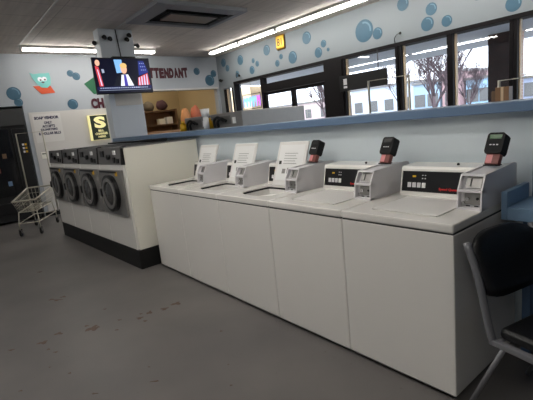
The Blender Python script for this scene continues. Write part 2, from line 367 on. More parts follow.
# ------------------------------------------------------------------ top-load washers
WW = .68; DZ = .93
def top_washer(idx, lid_open, label):
    t = thing('top_load_washer', label, 'washing machine', (idx*WW+WW/2, 0, 0), 0, 'white top-load washers in the row')
    w = WW/2-.0025
    b = MB(); b.box(-w, 0, .025, w, .74, .878, .006); b.box(-w+.02, .02, 0, w-.02, .70, .03, 0, 'seam')
    b.mats = ['enamel', 'seam']
    for f in b.bm.faces: f.material_index = 0
    if lid_open:
        bmesh.ops.delete(b.bm, geom=[f for f in b.bm.faces if f.calc_center_median().z > .87 and f.calc_area() > .1], context='FACES')
    b.build('body', None, t)
    MB().box(-w+.02, .02, 0, w-.02, .70, .0245).build('base', 'kick', t)
    b = MB(); b.box(-w+.004, .004, .877, w-.004, .024, .887); b.box(-w+.004, .716, .877, w-.004, .736, .887); b.box(-w+.004, .024, .877, -w+.024, .716, .887); b.box(w-.024, .024, .877, w-.004, .716, .887)
    b.build('gap_seal', 'seam', t)
    # top deck
    x0, x1, y0, y1 = -w+.155, w-.125, .085, .45
    b = MB()
    if lid_open:
        # deck as four sides round the well; front edge of the opening is bowed
        b.box(-w, -.004, .886, w, y0, DZ, .006)
        b.box(-w, y0-.004, .886, x0, .74, DZ); b.box(x1, y0-.004, .886, w, .74, DZ); b.box(x0, y1, .886, x1, .74, DZ)
        n = 14; arc = [(x0+(x1-x0)*i/n, y0+.07*(1-math.sin(math.pi*i/n))) for i in range(n+1)]
        b.prism([(x0, y0-.002)]+arc+[(x1, y0-.002)], 'z', .886, DZ-.001)
        b.build('top_deck', 'enamel', t)
        MB().ring(((x0+x1)/2, (y0+y1)/2+.01, .84), 'z', .125, .19, .025, 32).build('tub_ring', 'enamel2', t)
        b = MB(); b.cyl(((x0+x1)/2, (y0+y1)/2+.01, .50), ((x0+x1)/2, (y0+y1)/2+.01, .84), .13, seg=32, caps=False)
        b.cyl(((x0+x1)/2, (y0+y1)/2+.01, .50), ((x0+x1)/2, (y0+y1)/2+.01, .505), .158, seg=32).build('drum', 'drum', t)
        cxw, cyw = (x0+x1)/2, (y0+y1)/2+.01
        b = MB(); n = 32; X0, X1, Y0, Y1 = x0-.03, x1+.03, y0-.03, y1+.03      # white pan round the tub mouth
        inn = [b.bm.verts.new((cxw+.128*math.cos(6.28318*k/n), cyw+.128*math.sin(6.28318*k/n), .845)) for k in range(n)]; out = []
        for k in range(n):
            c_, s_ = math.cos(6.28318*k/n), math.sin(6.28318*k/n)
            f_ = min((X1-cxw)/abs(c_) if abs(c_) > 1e-6 else 9, (Y1-cyw)/abs(s_) if abs(s_) > 1e-6 else 9)
            out.append(b.bm.verts.new((cxw+c_*f_, cyw+s_*f_, .858)))
        for k in range(n): b.bm.faces.new((inn[k], inn[(k+1) % n], out[(k+1) % n], out[k]))
        b.build('well_pan', 'enamel2', t)
        b = MB(); 
        for (za, zb, nm, mm) in ((.850, .906, 'well_wall', 'enamel2'), (.906, .921, 'well_gap_shade', 'black')):  # black upper strip stands in for shade in the gap under the deck lip
            b = MB(); q = [(x0+.004, y0), (x0+.004, y1-.05), (x0+.02, y1-.012), (x0+.06, y1-.003), (x1-.06, y1-.003), (x1-.02, y1-.012), (x1-.003, y1-.05), (x1-.003, y0)]
            q2 = [(x1+.02, y0), (x1+.02, y1+.02), (x0-.02, y1+.02), (x0-.02, y0)]
            b.prism(q+q2, 'z', za, zb); b.build(nm, mm, t)
    else:
        b.box(-w, -.004, .886, w, .74, DZ, .008); b.build('top_deck', 'enamel', t)
    # lid
    lw0, lw1, L = (-w+.185 if lid_open else -w+.15), w-.131, (.39 if lid_open else .36)
    lt = .016 if lid_open else .007
    l = MB(); l.box(lw0, -L, 0, lw1, 0, lt, lt*.4)
    for v in l.bm.verts:   # slightly bowed front edge
        if v.co.y < -L+.02: v.co.y -= .012*math.sin(math.pi*(v.co.x-lw0)/(lw1-lw0))
    lo = l.build('lid', 'enamel2', t)
    if lid_open:
        lo.location = (0, .46, DZ+.004); lo.rotation_euler = (R(-111.5), 0, 0)
        # underside faces the front once raised
        MB().box(lw0+.03, -L+.03, -.002, lw1-.03, -.05, 0).build('lid_liner', 'white', lo)
        b = MB(); b.box(lw0+.045, -.22, -.0035, lw0+.075, -.19, -.002, m='black')
        for k in range(5): b.box(lw0+.10, -.20-.022*k, -.0032, lw0+.10+.16-.02*(k % 2), -.196-.022*k, -.002, m='steel')
        b.box(lw0+.10, -.15, -.0032, lw0+.14, -.11, -.002, m='steel'); b.box(lw0+.16, -.16, -.0032, lw0+.2, -.11, -.002, m='steel')
        b.build('instruction_label', None, lo)
    else:
        lo.location = (0, .455, DZ+.0005)
    # console
    cx0, cx1 = -w+.055, w-.125
    b = MB(); b.prism([(.525, DZ), (.56, 1.095), (.57, 1.11), (.73, 1.115), (.73, DZ)], 'x', cx0, cx1); b.build('console', 'enamel', t)
    dx, dz = .035/math.hypot(.035, .165), .165/math.hypot(.035, .165)
    def on_face(u, v, off=.002): return Vector((cx0+u, .525+.035*(v/.165)-off, DZ+v))
    def plate(mb, u0, u1, v0, v1, m, off=.003):
        a = [on_face(u0, v0, 0), on_face(u1, v0, 0), on_face(u1, v1, 0), on_face(u0, v1, 0)]
        q = [mb.bm.verts.new(p) for p in a]; q2 = [mb.bm.verts.new(p+Vector((0, -off, 0))) for p in a]
        fs = [mb.bm.faces.new(q), mb.bm.faces.new(q2)]+[mb.bm.faces.new((q[i], q[(i+1) % 4], q2[(i+1) % 4], q2[i])) for i in range(4)]
        mb._setm(fs, m)
    cw = cx1-cx0
    b = MB(); plate(b, .012, cw-.004, .026, .152, 'black', .003); co = b.build('control_panel', None, t)
    for k in range(4):
        b = MB(); plate(b, .055+.033*k, .078+.033*k, .052, .082, 'white' if k == 3 else 'coinbox', .008); b.build('push_button', None, co)
    b = MB(); plate(b, .085, .108, .115, .126, 'yellow', .005); plate(b, .15, .158, .105, .112, 'coinbox', .005); plate(b, .168, .176, .105, .112, 'coinbox', .005)
    plate(b, .15, .158, .125, .13, 'coinbox', .005); plate(b, .168, .176, .125, .13, 'coinbox', .005); b.build('indicator_lights', None, co)
    b = MB(); mt = Matrix.Translation(on_face(cw-.17, .048, .0045)) @ Matrix.Rotation(R(90)-math.atan2(.035, .165), 4, 'X')
    text(b, 'Speed Queen', .03, mt, 'red', .0006, width=.12, height=.02, bold=.001)
    b.build('brand_lettering', None, co)
    MB().ball((cx1-.16, .64, 1.117), .009).build('round_plug', 'black', t)
    # coin box
    k0, k1 = w-.128, w-.0
    b = MB()
    side = [(.29, DZ), (.30, 1.03), (.345, 1.11), (.70, 1.125), (.74, 1.115), (.74, DZ)]
    b.prism(side, 'x', k0, k0+.008); b.prism(side, 'x', k1-.008, k1)
    b.prism([(.325, DZ), (.335, 1.03), (.375, 1.102), (.70, 1.118), (.738, 1.11), (.738, DZ)], 'x', k0+.008, k1-.008)
    b.box(k0, .293, DZ, k1, .33, DZ+.012); b.box(k0, .299, 1.022, k1, .345, 1.034)
    b.prism([(.345, 1.11), (.341, 1.102), (.372, 1.102), (.376, 1.112)], 'x', k0, k1)
    cb = b.build('coin_box', 'coinbox', t)
    MB().prism([(.329, 1.042), (.358, 1.096), (.362, 1.096), (.336, 1.042)], 'x', k0+.03, k1-.02).build('coin_slot_plate', 'steel', cb)
    MB().prism([(.330, 1.05), (.350, 1.088), (.355, 1.088), (.334, 1.05)], 'x', k0+.052, k0+.058).build('coin_slot', 'black', cb)
    MB().box(k0+.03, .318, .955, k1-.012, .33, 1.015, .002).build('coin_door', 'steel', cb)
    MB().cyl((k0+.05, .305, .985), (k0+.05, .318, .985), .009).cyl((k0+.022, .312, .962), (k0+.022, .326, .962), .008).build('lock', 'chrome', cb)
    MB().cyl((k1-.03, .312, .988), (k1-.03, .319, .988), .007).build('key_hole', 'black', cb)
    MB().box(k0+.035, .322, .944, k0+.055, .326, .949).build('vent_slot', 'black', cb); MB().box(k1-.05, .322, .944, k1-.03, .326, .949).build('vent_slot', 'black', cb)
    return t
wl = ['white top-load washer with lid up, leftmost of the row, touching the tall white cabinet',
      'white top-load washer with lid up, second from the tall white cabinet',
      'white top-load washer with raised lid beside a card reader, middle of the row',
      'white top-load washer with closed lid, one machine in from the row end',
      'white top-load washer with closed lid at the row end next to the black chair']
for i in range(5): top_washer(i, i < 3, wl[i])

# card readers on coin boxes
def reader(x, label, lcd):
    t = thing('card_reader', label, 'card reader', (x, .57, 1.128), R(-6), 'payment readers on the washers')
    til = Matrix.Rotation(R(-27), 4, 'X')
    t.scale = (.82, .82, .82)
    MB().box(-.048, -.03, -.004, .048, .03, .003).build('foot', 'black', t)
    b = MB(); b.box(-.046, -.02, -.002, .046, .02, .075, .003, mtx=til); b.build('stem', 'brownlab', t)
    b = MB(); b.box(-.042, -.0215, .006, .0, -.0195, .066, mtx=til); b.box(-.036, -.023, .012, -.006, -.021, .03, mtx=til)
    b.build('warning_label', 'pink', t)
    b = MB()
    b.prism([(-.05, .07), (-.058, .085), (-.058, .20), (-.045, .215), (.045, .215), (.058, .20), (.058, .085), (.05, .07)], 'y', -.04, .035)
    for v in b.bm.verts: v.co = til @ v.co
    h = b.build('reader_head', 'matte_black', t)
    b = MB(); b.box(-.04, -.0425, .17, .04, -.04, .20, mtx=til); b.build('display', lcd, h)
    b = MB()
    for k in range(3): b.box(-.03+.022*k, -.042, .125, -.017+.022*k, -.04, .132, mtx=til)
    b.build('indicator_print', 'coinbox', h)
reader(3.335, 'black card reader with green display and red label on the end washer', 'lcd')
reader(2.645, 'black card reader with dark display on the washer one in from the row end', 'black')
reader(1.965, 'black card reader standing right of the raised lid on the middle washer', 'black')

# ------------------------------------------------------------------ stacked front-load bank
bank_rot = math.atan(.04); N = 4; UW = .715
BX, BY = -.087, -.2
b = MB()
L = N*UW
def bankloc(u, v, z): # u leftwards along front, v depth
    return (BX - u*math.cos(bank_rot) - v*math.sin(bank_rot)*-1*0, BY, z)
bank = thing('end_panel', 'tall off-white end panel closing the row of front-load washers', 'panel', (BX, BY, 0), bank_rot)
MB().box(-.028, .02, .22, 0, .93, 1.362, .004).build('side_panel', 'cream', bank)
MB().box(-.035, .0, 1.362, .004, .94, 1.372, .002).build('top_edge_strip', 'steel', bank)
kk = MB(); kk.box(-L, -.005, 0, .012, .935, .218, .003)
o = kk.build('plinth', 'kick'); o.location = (BX, BY, 0); o.rotation_euler = (0, 0, bank_rot)
tag(o, 'long black plinth raising the front-load washers off the floor', 'plinth')
def front_loader(k, label):
    t = thing('front_load_washer', label, 'washing machine', (BX-math.cos(bank_rot)*((k+.5)*UW+.03*(k == 0)*0+.03), BY-math.sin(bank_rot)*((k+.5)*UW+.03), .22), bank_rot, 'front-load washers on the black plinth')
    w = UW/2-.003
    MB().box(-w, .0, 0, w, .90, .96, .005).build('body', 'enamel', t)
    MB().box(-w, .02, .96, w, .88, 1.15, .006).build('control_housing', 'matte_black', t)
    # sloped control face with its bits
    b = MB(); b.prism([(-.005, .965), (.012, 1.155), (.03, 1.155), (.03, .965)], 'x', -w, w-.03); cp = b.build('control_panel', 'dsteel', t)
    MB().prism([(-.012, .965), (.008, 1.16), (.06, 1.165), (.06, .965)], 'x', w-.03, w).build('end_cheek', 'matte_black', t)
    MB().box(-.25, -.012, 1.05, -.16, .01, 1.12, .003).build('display', 'black', cp)
    b = MB(); b.box(.13, -.01, 1.075, .18, .006, 1.12); b.build('price_label', 'white', cp)
    b = MB(); b.cyl((.0, -.03, 1.05), (.0, .0, 1.05), .03); b.box(-.006, -.034, 1.03, .006, -.028, 1.075); b.build('dial', 'black', cp)
    MB().box(.11, -.014, .985, .16, .006, 1.045, .002).build('coin_slot', 'black', cp)
    MB().box(.2, -.012, .98, .26, .006, 1.03, .002).build('coin_return', 'black', cp)
    # door panel
    MB().box(-w+.02, -.03, .385, w-.035, 0, .905, .006).build('door_surround', 'steel', t)
    MB().box(-w+.06, -.036, .872, w-.16, -.028, .892).build('handle_recess', 'black', t)
    cx, cz = .0, .64
    d = MB().ring((cx, -.075, cz), 'y', .172, .212, .045, 40).build('door', 'black', t)
    MB().ring((cx, -.082, cz), 'y', .14, .178, .03, 40).build('inner_ring', 'steel', d)
    g = MB(); g.ball((cx, -.055, cz), .14, sc=(1, .3, 1), seg=24); g.build('door_window', 'doorglass', d)
    MB().box(cx-.24, -.09, cz-.05, cx-.20, -.03, cz+.05, .01).build('door_latch', 'black', d)
    MB().box(w-.20, -.034, .84, w-.14, -.0285, .885, .001).build('warning_sticker', 'yellow', t)
    b = MB(); b.box(-.003+w*0, -.0, 0, .003, .001, .001); b.bm.free()
fl = ['front-load washer with round black door, nearest the tall off-white end panel',
      'front-load washer with round black door, second from the off-white end panel',
      'front-load washer with round black door, third from the off-white end panel',
      'front-load washer with round black door, farthest, beside the wire cart']
for k in range(4): front_loader(k, fl[k])
o = MB().tube([(-2.3, .42, 1.394), (-1.6, .38, 1.396), (-.9, .45, 1.394), (-.45, .5, 1.396)], [.012]*6+[.018]*8, 8).build('black_cable', 'matte_black')
tag(o, 'black cable lying along the top of the front-load washers', 'cable')

# ------------------------------------------------------------------ machines behind the ledge
def extractor(x0, x1, label):
    t = thing('dryer', label, 'dryer', ((x0+x1)/2, 1.36, 0), 0, 'grey machines behind the ledge')
    w = (x1-x0)/2-.003
    MB().box(-w, 0, .0, w, 1.12, 1.65, .012).build('body', 'steel', t)
    MB().box(-w+.06, -.006, 1.50, w-.25, .0, 1.61, .002).build('rear_panel', 'dsteel', t)
    MB().tube([(-w+.15, -.04, 1.47), (-w+.16, -.05, 1.56), (-w+.26, -.05, 1.60), (-w+.36, -.03, 1.55)], .018, 8, smooth=5).build('hose', 'matte_black', t)
    MB().tube([(-w+.24, -.04, 1.47), (-w+.26, -.06, 1.54), (-w+.34, -.05, 1.58), (-w+.42, -.03, 1.54)], .018, 8, smooth=5).build('hose', 'matte_black', t)
    MB().cyl((-w+.07, -.075, 1.462), (-w+.07, -.075, 1.57), .055, .045).cyl((-w+.07, -.075, 1.57), (-w+.07, -.075, 1.61), .03).build('valve_cap', 'yellow', t)
    MB().box(w-.2, -.012, 1.5, w-.13, -.004, 1.58, .002).build('outlet_plate', 'white', t)
extractor(-1.50, -.75, 'grey metal machine behind the ledge, left of the white pipe')
extractor(-.745, .0, 'grey metal machine behind the ledge, right of the white pipe, by the window')
t = thing('drain_pipe', 'white plastic standpipe with a wider top rising behind the ledge', 'pipe', (-.58, 1.18, 1.46))
MB().cyl((0, 0, .001), (0, 0, .17), .038).build('pipe', 'white', t)
MB().cyl((0, 0, .165), (0, 0, .27), .045, .064).build('fitting', 'white', t)

# ------------------------------------------------------------------ television
tv = thing('television', 'flat black television showing a speaker in a suit, hung on the column', 'television', (-2.6, .96, 2.17))
MB().box(-.035, -.48, 0, 0, .48, .57, .006).build('housing', 'black', tv)
M['scr'] = mat('screen_dark', srgb(6, 8, 22), .3, emit=.6, ecol=srgb(10, 12, 34))
def sm(n, c, e=.9): M[n] = mat('screen_'+n, (.01, .01, .01), .4, emit=e, ecol=srgb(*c))
sm('s_skin', (222, 170, 140)); sm('s_hair', (214, 176, 110)); sm('s_shirt', (226, 232, 245)); sm('s_tie', (60, 50, 150)); sm('s_suit', (16, 18, 30)); sm('s_blue', (24, 42, 120)); sm('s_red', (196, 60, 70)); sm('s_pale', (190, 200, 230)); sm('s_ltb', (120, 170, 220)); sm('s_band', (14, 20, 70)); sm('s_grey', (150, 160, 180))
b = MB(); b.box(0, -.465, .018, .001, .465, .553, m='scr')
def pol(pts, m, d): b.prism([(-.465+p[0]*.93, .553-p[1]*.535) for p in pts], 'x', .001, .001+d*.0006, m=m)
def circ(cx, cy, rx, ry, n=18): return [(cx+rx*math.cos(2*math.pi*k/n), cy+ry*math.sin(2*math.pi*k/n)) for k in range(n)]
pol([(.36, .02), (.50, .02), (.50, .40), (.38, .42)], 's_ltb', 1)
pol([(.30, .80), (.38, .52), (.47, .44), (.58, .44), (.66, .52), (.74, .80)], 's_suit', 2)
pol([(.42, .80), (.46, .47), (.58, .46), (.66, .80)], 's_shirt', 3)
pol([(.50, .47), (.54, .47), (.555, .80), (.49, .80)], 's_tie', 4)
pol(circ(.515, .30, .055, .14), 's_skin', 4)
pol(circ(.515, .20, .062, .08), 's_hair', 5)
pol([(.80, .06), (.90, .06), (.97, .40), (.78, .50)], 's_blue', 2)
for k in range(3):
    for j in range(3): pol(circ(.825+.035*k+.01*j, .13+.1*j, .008, .014, 6), 's_pale', 3)
pol([(.76, .56), (.95, .42), (.97, .78), (.74, .80)], 's_red', 2)
for k in range(4): pol([(.77+.05*k, .56-.03*k), (.79+.05*k, .55-.03*k), (.785+.05*k, .79), (.76+.05*k, .79)], 's_pale', 3)
pol([(.02, .20), (.08, .24), (.12, .80), (.05, .80)], 's_red', 2); pol([(.05, .30), (.065, .32), (.10, .78), (.08, .78)], 's_pale', 3)
pol(circ(.07, .12, .04, .09), 's_skin', 3); pol([(.12, .3), (.16, .3), (.17, .4), (.13, .42)], 's_grey', 3)
pol([(0, .82), (1, .80), (1, .90), (0, .90)], 's_band', 6)
for k in range(22): pol([(.05+.04*k, .84), (.078+.04*k, .84), (.078+.04*k, .868), (.05+.04*k, .868)], 's_grey' if k < 14 or k > 17 else 's_pale', 7)
pol([(.03, .915), (.97, .915), (.97, .925), (.03, .925)], 's_grey', 6)
b.build('screen', None, tv)
MB().box(-.294, .10, .18, -.06, .2, .22).box(-.294, -.1, .18, -.06, 0, .22).box(-.06, -.15, .1, -.035, .25, .4).box(-.294, -.12, .08, -.28, .24, .42).build('wall_bracket', 'black', tv)
o = MB().tube([(-2.885, 1.09, 2.6), (-2.885, 1.07, 2.95), (-2.885, 1.05, 3.25)], .009, 6).build('television_cable', 'matte_black')
tag(o, 'thin black cable running down the column to the television', 'cable')
b = MB(); b.box(-2.895, .90, 2.72, -2.80, 1.30, 2.80, .004); tag(b.build('cable_box', 'black'), 'small black receiver box on the column just above the television', 'box')

cams = [(-2.88, .84, 3.12, 'leftmost on the column face'), (-2.88, .93, 3.10, 'second on the column face beside its twin'), (-2.88, 1.22, 3.10, 'right of the cable on the column face'), (-2.88, 1.27, 3.17, 'topmost above its twin on the column face')]
cams += [(-3.06, .72, 3.06, 'on the left side of the column'), (-2.96, 1.425, 3.02, 'sticking out at the right edge of the column'), (-5.0, 4.46, 2.64, 'in the far window corner')]
for i, (x, y, z, w) in enumerate(cams):
    t = thing('security_camera', 'small black security camera '+w, 'camera', (x, y, z), 0, 'black security cameras')
    if i < 4: MB().cyl((-.025, 0, 0), (0.0, 0, 0), .03).build('mount', 'black', t)
    elif i == 4: MB().cyl((0, .04, 0), (0, 0, 0), .02).build('mount', 'black', t)
    elif i == 5: MB().cyl((0, -.075, 0), (0, 0, 0), .018).build('mount', 'black', t)
    else: MB().cyl((0, .09, 0), (0, 0, 0), .018).build('mount', 'black', t)
    b = MB(); b.ball((.02, 0, -.005), .036, seg=14); b.cyl((.02, 0, -.005), (.075, -.012, -.03), .026, .03, seg=14); b.build('housing', 'matte_black', t)
    MB().cyl((.073, -.0115, -.029), (.080, -.013, -.032), .018, seg=12).build('lens', 'doorglass', t)

# ------------------------------------------------------------------ lamps
def lamp(x0, y0, x1, y1, label, z=H, group='ceiling fluorescent lamps', name='fluorescent_lamp', lm='lamp'):
    t = thing(name, label, 'lamp', ((x0+x1)/2, (y0+y1)/2, z), 0, group)
    dx, dy = (x1-x0)/2, (y1-y0)/2
    if abs(dx) > abs(dy):
        MB().box(-dx, -.065, -.045, dx, .065, 0, .004).build('housing', 'fixture', t)
        MB().box(-dx+.02, -.05, -.085, dx-.02, .05, -.045, .018).build('diffuser', lm, t)
        MB().box(-dx-.004, -.068, -.09, -dx+.02, .068, -.0).build('end_cap', 'fixture', t); MB().box(dx-.02, -.068, -.09, dx+.004, .068, 0).build('end_cap', 'fixture', t)
    else:
        MB().box(-.065, -dy, -.045, .065, dy, 0, .004).build('housing', 'fixture', t)
        MB().box(-.05, -dy+.02, -.085, .05, dy-.02, -.045, .018).build('diffuser', lm, t)
        MB().box(-.068, -dy-.004, -.09, .068, -dy+.02, -.0).build('end_cap', 'fixture', t); MB().box(-.068, dy-.02, -.09, .068, dy+.004, 0).build('end_cap', 'fixture', t)
    return t
lamp(-4.45, 3.93, -3.28, 3.93, 'short fluorescent ceiling lamp, farthest of the row over the windows')
lamp(-3.24, 3.93, -2.04, 3.93, 'fluorescent ceiling lamp, second from the far wall over the windows')
lamp(-2.0, 3.93, .44, 3.93, 'long bright fluorescent ceiling lamp over the windows, nearest the camera in the picture')
lamp(.5, 3.93, 2.94, 3.93, 'long fluorescent ceiling lamp over the windows beyond the right picture edge')
lamp(-4.45, -.12, -4.45, 2.47, 'long fluorescent ceiling lamp by the far wall, passing behind the column')
lamp(-.6+.8, -1.7, 1.8+.8, -1.7, 'added fill lamp on the ceiling over the aisle, out of the picture')  # unseen, added to light the washer fronts from the aisle
lamp(-3.4, -2.35, -1.0, -2.35, 'added fill lamp on the ceiling over the aisle left of the camera, out of the picture')  # unseen, added to spread the fill along the left of the aisle
lamp(3.2, -2.9, 5.6, -2.9, 'added fill lamp on the ceiling behind the camera, nearest the right wall')  # unseen, added to brighten the desk and the right-hand washers
lamp(.5, -.55, 2.9, -.55, 'added fill lamp on the ceiling over the top-load washers, above the picture')  # unseen, added to brighten the half wall and washer decks

# ceiling vent
t = thing('ceiling_vent', 'large grey rectangular air vent with dark louvres in the ceiling', 'vent', (-1.72, 1.82, H))
b = MB(); b.box(-.58, -.82, -.06, .58, -.55, 0, .006); b.box(-.58, .62, -.06, .58, .72, 0, .006); b.box(-.58, -.55, -.06, -.45, .62, 0, .006); b.box(.34, -.55, -.06, .58, .62, 0, .006)
b.build('frame', 'ventgrey', t)
MB().box(-.45, -.55, -.02, .34, .62, -.005).build('duct', 'ventdark', t)
MB().box(-.27, -.38, -.058, .12, .45, -.03, .004).build('centre_plate', 'dsteel', t)
for a in (-.355, .22):
    m4 = Matrix.Translation((a, 0, -.04)) @ Matrix.Rotation(R(35), 4, 'Y'); MB().box(-.025, -.52, -.002, .025, .57, .002, mtx=m4).build('louvre', 'ventdark', t)
for a in (-.475, .525):
    m4 = Matrix.Translation((-.1, a, -.04)) @ Matrix.Rotation(R(35), 4, 'X'); MB().box(-.28, -.025, -.002, .28, .025, .002, mtx=m4).build('louvre', 'ventdark', t)
for i, y in enumerate((-.14, 1.05)):
    struct('trim_%d' % (7+i), MB().box(-4.6 if i == 0 else -5.1, y-.012, H-.006, 6, y+.012, H), 'fixture')

# ------------------------------------------------------------------ wall decoration
def bubble(a, u, z, r, label):
    t = thing('bubble_decal', label, 'wall decal', (XF+.0005, u, z) if a == 'x' else (u, YW-.0005, z), R(90) if a == 'x' else 0, 'blue bubble decals')
    n = 28; s = -1
    MB().prism([(r*math.cos(2*math.pi*k/n), r*math.sin(2*math.pi*k/n)) for k in range(n)], 'y', 0, -.003).build('disc', 'bubble', t)
    b = MB(); q = []
    for k in range(9): an = R(100-14*k); q.append((r*.80*math.cos(an), r*.80*math.sin(an)))
    for k in range(9): an = R(100-14*(8-k)); q.append((r*.62*math.cos(an)*1.02, r*.62*math.sin(an)*1.05))
    b.prism(q, 'y', -.003, -.005); b.build('highlight', 'bubble2', t)
BB = [('x', -.25, 2.51, .127, 'large blue bubble decal above the vending machine'), ('x', -.20, 2.34, .079, 'small blue bubble decal just under the large one above the vending machine'),
 ('x', .86, 2.88, .068, 'small blue bubble decal, left of a touching pair beside the orange boat decal'), ('x', .97, 2.82, .08, 'small blue bubble decal, right of a touching pair beside the orange boat decal'),
 ('x', .80, 2.25, .106, 'blue bubble decal on the cream board top edge, left of the yellow sign'), ('x', 3.92, 2.90, .089, 'lone blue bubble decal right after the maroon ATTENDANT lettering'),
 ('x', 4.28, 2.67, .140, 'largest blue bubble decal near the far wall corner'), ('x', 4.42, 2.84, .087, 'blue bubble decal on top of the large one near the far wall corner'),
 ('y', -4.87, 3.06, .103, 'upper bubble decal of the pair nearest the corner on the window wall'), ('y', -4.72, 2.90, .082, 'lower bubble decal of the pair nearest the corner on the window wall'),
 ('y', -4.14, 3.00, .115, 'lone oval-looking bubble decal, second group from the corner on the window wall'), ('y', -4.32, 2.70, .075, 'small low bubble decal above the farthest window, beside the wire'),
 ('y', -3.64, 2.90, .056, 'top small bubble decal of the trio above the farthest wide window'), ('y', -3.50, 2.81, .066, 'middle bubble decal of the trio above the farthest wide window'), ('y', -3.72, 2.70, .095, 'bottom and largest bubble decal of the trio above the farthest wide window'),
 ('y', -3.12, 3.04, .113, 'lone bubble decal left of the brass clock'), ('y', -2.66, 2.82, .057, 'upper bubble decal of the small pair under the brass clock'), ('y', -2.80, 2.70, .071, 'lower bubble decal of the small pair under the brass clock'),
 ('y', -2.30, 2.74, .127, 'round bubble decal above the glass door transom, right of the small pair'), ('y', -1.85, 3.04, .121, 'high bubble decal close under the long lamp, right of the brass clock'),
 ('y', -1.41, 2.84, .07, 'upper bubble decal of the trio above the door post'), ('y', -1.56, 2.70, .099, 'largest bubble decal of the trio above the door post'), ('y', -1.30, 2.71, .035, 'tiny bubble decal of the trio above the door post'),
 ('y', -.44, 2.86, .190, 'biggest bubble decal of all, above the window with the black board'), ('y', -.165, 2.76, .098, 'bubble decal touching the right side of the biggest one'),
 ('y', .34, 3.10, .104, 'high bubble decal above the small antenna wire'), ('y', .82, 2.90, .092, 'top bubble decal of the trio between antenna wire and middle window post'), ('y', .75, 2.70, .105, 'lower left bubble decal of the trio between antenna wire and middle window post'),
 ('y', 1.06, 2.67, .082, 'lower right bubble decal of the trio between antenna wire and middle window post'), ('y', 1.97, 2.67, .10, 'rightmost bubble decal, over the window with the brick pier'), ('y', 1.51, 2.90, .063, 'small bubble decal cut by the top picture edge near the right')]
for q in BB: bubble(*q)

# ATTENDANT lettering: one letter per part
t = thing('wall_lettering', 'maroon cut-out letters reading ATTENDANT above the office opening', 'lettering', (XF, 2.5, 2.87))
for i, ch in enumerate('ATTENDANT'):
    b = MB(); mt = FX(.004, (i-.0)*.13+.05, random.uniform(-.008, .008)) @ Matrix.Rotation(R(random.uniform(-2.5, 2.5)), 4, 'Z')
    text(b, ch, .2, mt, 'maroon', .004, width=.122, height=.24, bold=.016); b.build('letter', None, t)
t = thing('wall_lettering', 'maroon letters reading CHANGE, mostly hidden behind the column', 'lettering', (XF, 1.19, 2.24))
for i, ch in enumerate('CHANGE'):
    b = MB(); text(b, ch, .2, FX(.016, .05+i*.14, 0), 'maroon', .004, width=.13, height=.22, bold=.012); b.build('letter', None, t)

# soap creature decal on boat
t = thing('wall_decal', 'teal cloth decal with two round eyes on an orange base', 'wall decal', (XF, .29, 2.70))
MB().prism([(-.20, .20), (-.13, .17), (-.02, .185), (.09, .185), (.155, .20), (.17, .10), (.15, -.04), (.08, -.10), (-.03, -.09), (-.10, -.02), (-.16, .08)], 'x', .012, .018).build('cloth', 'teal', t)
MB().prism([(-.18, -.06), (.14, -.06), (.21, -.20), (-.05, -.22)], 'x', .0, .012).build('boat', 'orange', t)
n = 14
for (y, z, r) in ((-.03, .07, .045), (.05, .075, .045)):
    e = MB().prism([(y+r*math.cos(6.2832*k/n), z+r*math.sin(6.2832*k/n)) for k in range(n)], 'x', .018, .021).build('eye', 'eye', t)
    MB().prism([(y+.008+.018*math.cos(6.2832*k/n), z-.015+.018*math.sin(6.2832*k/n)) for k in range(n)], 'x', .021, .023).build('pupil', 'black', e)
MB().prism([(-.02, .02), (.05, .02), (.03, -.005), (0, -.005)], 'x', .018, .02).build('mouth', 'maroon', t)
o = MB().prism([(1.10, 2.66), (1.40, 2.84), (1.7, 2.8), (1.6, 2.46), (1.27, 2.44)], 'x', XF, XF+.006).build('wall_decal', 'green')
tag(o, 'dark green pointed decal half hidden behind the television', 'wall decal')

# poster, sign
t = thing('poster', 'white paper notice headed SOAP VENDOR on the cream board', 'poster', (XF+.012, .24, 1.84))
MB().box(0, -.26, -.32, .002, .27, .25).build('sheet', 'sheet', t)
b = MB(); text(b, 'SOAP VENDOR', .1, FX(.003, 0, .17), 'ink', .0005, width=.46, height=.06, bold=.006)
for s, z, w in (('ONLY', .07, .15), ('ACCEPTS', .0, .24), ('QUARTERS', -.07, .32), ('& DOLLAR BILLS', -.145, .42)):
    text(b, s, .1, FX(.003, .01, z), 'ink', .0005, width=w, height=.055, bold=.005)
b.build('print', None, t)
t = thing('sign', 'yellow and dark green sign with a big S lettered BILL CHANGER', 'sign', (XF+.012, 1.24, 1.72))
M['signbody'] = mat('sign_dark', srgb(32, 46, 26), .4); M['signglow'] = mat('sign_yellow', srgb(236, 230, 176), .5, emit=.3, ecol=srgb(240, 226, 150))
b = MB(); b.box(0, -.21, -.27, .05, .20, .27, .004, m='signglow'); b.box(.05, -.165, -.262, .053, .197, .262, m='signbody'); b.build('panel', None, t)
b = MB(); text(b, 'S', .4, FX(.055, .03, .11), 'signglow', .001, width=.25, height=.25, bold=.02)
text(b, 'BILL', .1, FX(.055, .03, -.07), 'signglow', .0005, width=.12, height=.045, bold=.003)
text(b, 'CHANGER', .1, FX(.055, .03, -.135), 'signglow', .0005, width=.27, height=.05, bold=.003)
text(b, 'HERE', .1, FX(.055, .03, -.20), 'signglow', .0005, width=.16, height=.04, bold=.003)
b.build('lettering', None, t)
t = thing('wall_outlet', 'small beige outlet plate with a box under the soap notice', 'outlet', (XF+.012, .06, 1.26))
MB().box(0, -.05, -.07, .008, .05, .07, .002).build('plate', 'cream', t); MB().box(.008, -.03, .02, .011, -.005, .045).box(.008, .005, .02, .011, .03, .045).build('socket', 'black', t)
